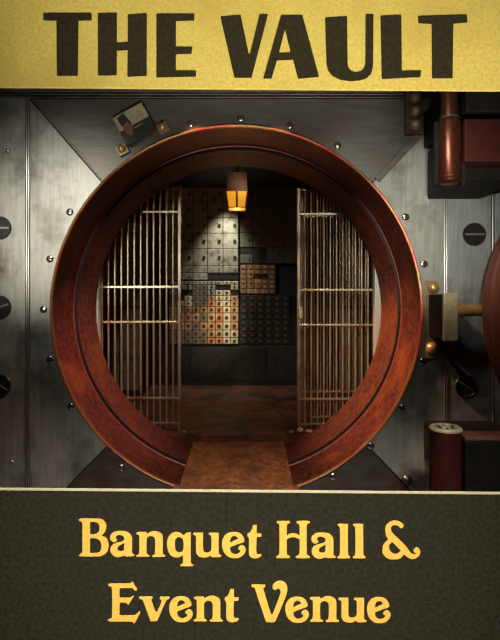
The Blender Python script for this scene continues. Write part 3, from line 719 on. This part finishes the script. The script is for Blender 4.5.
for ch, dx, dy in placed:
    s, ox, oy, loops = G[ch]
    if ch not in first:
        L = [smooth_outline([(x / s + ox, y / s + oy) for x, y in l]) for l in loops]
        org = (min(p[0] for p in L[0]), max(p[1] for p in L[0]))
        first[ch] = (letter_obj(L, 'letter_gold', ds, org, shrink=.28), org)
        if dx or dy: pass
        o = first[ch][0]
    else:
        o = first[ch][0].copy(); C.objects.link(o)
        o.location = first[ch][0].location + Vector((dx * DS / F, 0, -dy * DS / F))

# ------------------------------------------------------------------ lights
def aim(o, target):
    o.rotation_euler = (Vector(target) - o.location).to_track_quat('-Z', 'Y').to_euler()
def spot(name, loc, target, power, size, blend=1.0, col=(1, 1, 1), rad=.05):
    l = bpy.data.lights.new(name, 'SPOT'); l.energy = power; l.spot_size = R(size); l.spot_blend = blend; l.color = col; l.shadow_soft_size = rad
    o = bpy.data.objects.new(name, l); C.objects.link(o); o.location = loc; aim(o, target); return o
def area(name, loc, target, power, sx, sy, spread=180, col=(1, 1, 1)):
    l = bpy.data.lights.new(name, 'AREA'); l.shape = 'RECTANGLE'; l.size = sx; l.size_y = sy; l.energy = power; l.color = col; l.spread = R(spread)
    o = bpy.data.objects.new(name, l); C.objects.link(o); o.location = loc; aim(o, target); return o
def pt(name, loc, power, col, rad=.03):
    l = bpy.data.lights.new(name, 'POINT'); l.energy = power; l.color = col; l.shadow_soft_size = rad
    o = bpy.data.objects.new(name, l); C.objects.link(o); o.location = loc; return o
# unseen lights added to brighten the two boards (low one washes the gold board upwards, high one washes the dark board downwards)
area('sign_fill_low', (CX + .45, -3.1, .12), (CX + .25, SY, 2.62), 21.5, 2.4, .12, 40, (1, .97, .90))
area('sign_fill_high', (CX, -3.3, 3.1), (CX, SY, .20), 28, 2.4, .12, 40, (1, .96, .90))
# unseen spots added to light the wall, behind the board and beside the camera
spot('hidden_fill_left', (-1.15, -1.05, 2.5), (-1.2, 0, 1.95), 34, 90, 1, (1, .98, .90), .08)
spot('wall_fill_left', (-1.75, -3.1, 2.0), (-1.30, 0, 1.88), 250, 24, 1, (1, .95, .85), .06)
spot('wall_fill_right', (.35, -3.1, 1.75), (1.36, 0, 1.92), 310, 23, 1, (1, .98, .90), .06)
spot('hidden_fill_right', (.82, -1.05, 2.5), (1.1, 0, 2.0), 16, 90, 1, (.98, 1, .93), .08)
# unseen spots aimed at the lower frame, latch, ramp, hinges and gates
spot('frame_light_left', (.50, -.20, 2.84), (-1.02, .3, .80), 300, 36, 1, (1, .54, .46))
spot('frame_light_right', (-.50, -.20, 2.84), (1.04, .3, .84), 640, 36, 1, (1, .60, .34))
spot('latch_fill', (.35, -1.12, 2.40), (1.52, -.25, 1.42), 42, 26, 1, (1, .84, .62))  # unseen spot added to brighten the latch rod and door edge
spot('ramp_light', (0, -.8, 2.6), (.05, .35, .3), 27, 30, 1, (1, .75, .5))
spot('hinge_light', (.9, -1.15, 2.45), (1.3, -.6, 2.2), 7, 60, 1, (1, .85, .65))
spot('low_hinge_light', (.8, -1.1, 2.45), (1.2, -.6, .74), 22, 14, 1, (1, .85, .65))
spot('gate_fill', (-.75, -.95, 2.42), (-.80, .72, 1.35), 85, 40, 1, (1, .90, .72))  # unseen spot added to brighten the left gate's bars
spot('gate_fill', (.75, -.95, 2.42), (.80, .72, 1.35), 85, 38, 1, (1, .90, .72))  # unseen spot added to brighten the right gates' bars
# inside
spot('back_wall_downlight', (bx(229), 2.52, 2.80), (bx(224), BY, bz(300)), 70, 66, 1, (1, .93, .76), .04)
spot('box_light', (.3, 1.3, 2.78), (bx(222), BY, bz(326)), 230, 19, 1, (1, .86, .62), .04)
spot('lantern_shade_fill', (.1, .75, 2.3), (lp.x, lp.y, lp.z + .25), 3, 40, 1, (1, .8, .6))  # unseen spot added to brighten the lantern's shade from the front
pt('lantern_bulb', (lp.x, lp.y, lp.z - .06), 2.2, (1, .55, .2))
spot('vault_floor_light', (.1, 1.7, 2.7), (.15, 1.7, .3), 9, 50, 1, (1, .7, .5))

w = bpy.data.worlds.new('world'); sc.world = w; w.use_nodes = True
w.node_tree.nodes['Background'].inputs[0].default_value = (.05, .05, .05, 1)
w.node_tree.nodes['Background'].inputs[1].default_value = .3

# ------------------------------------------------------------------ camera
cam = bpy.data.cameras.new('camera'); co = bpy.data.objects.new('camera', cam); C.objects.link(co)
co.location = (CX, CY, CZ); co.rotation_euler = (PI / 2, 0, 0)
cam.sensor_fit = 'VERTICAL'; cam.sensor_height = 32.0; cam.lens = F / 640 * 32.0
cam.shift_y = -20 / 640.0
cam.clip_start = .05
sc.camera = co
sc.view_settings.view_transform = 'Standard'; sc.view_settings.look = 'None'
sc.view_settings.exposure = 0.0; sc.view_settings.gamma = 1.0; sc.view_settings.use_curve_mapping = False
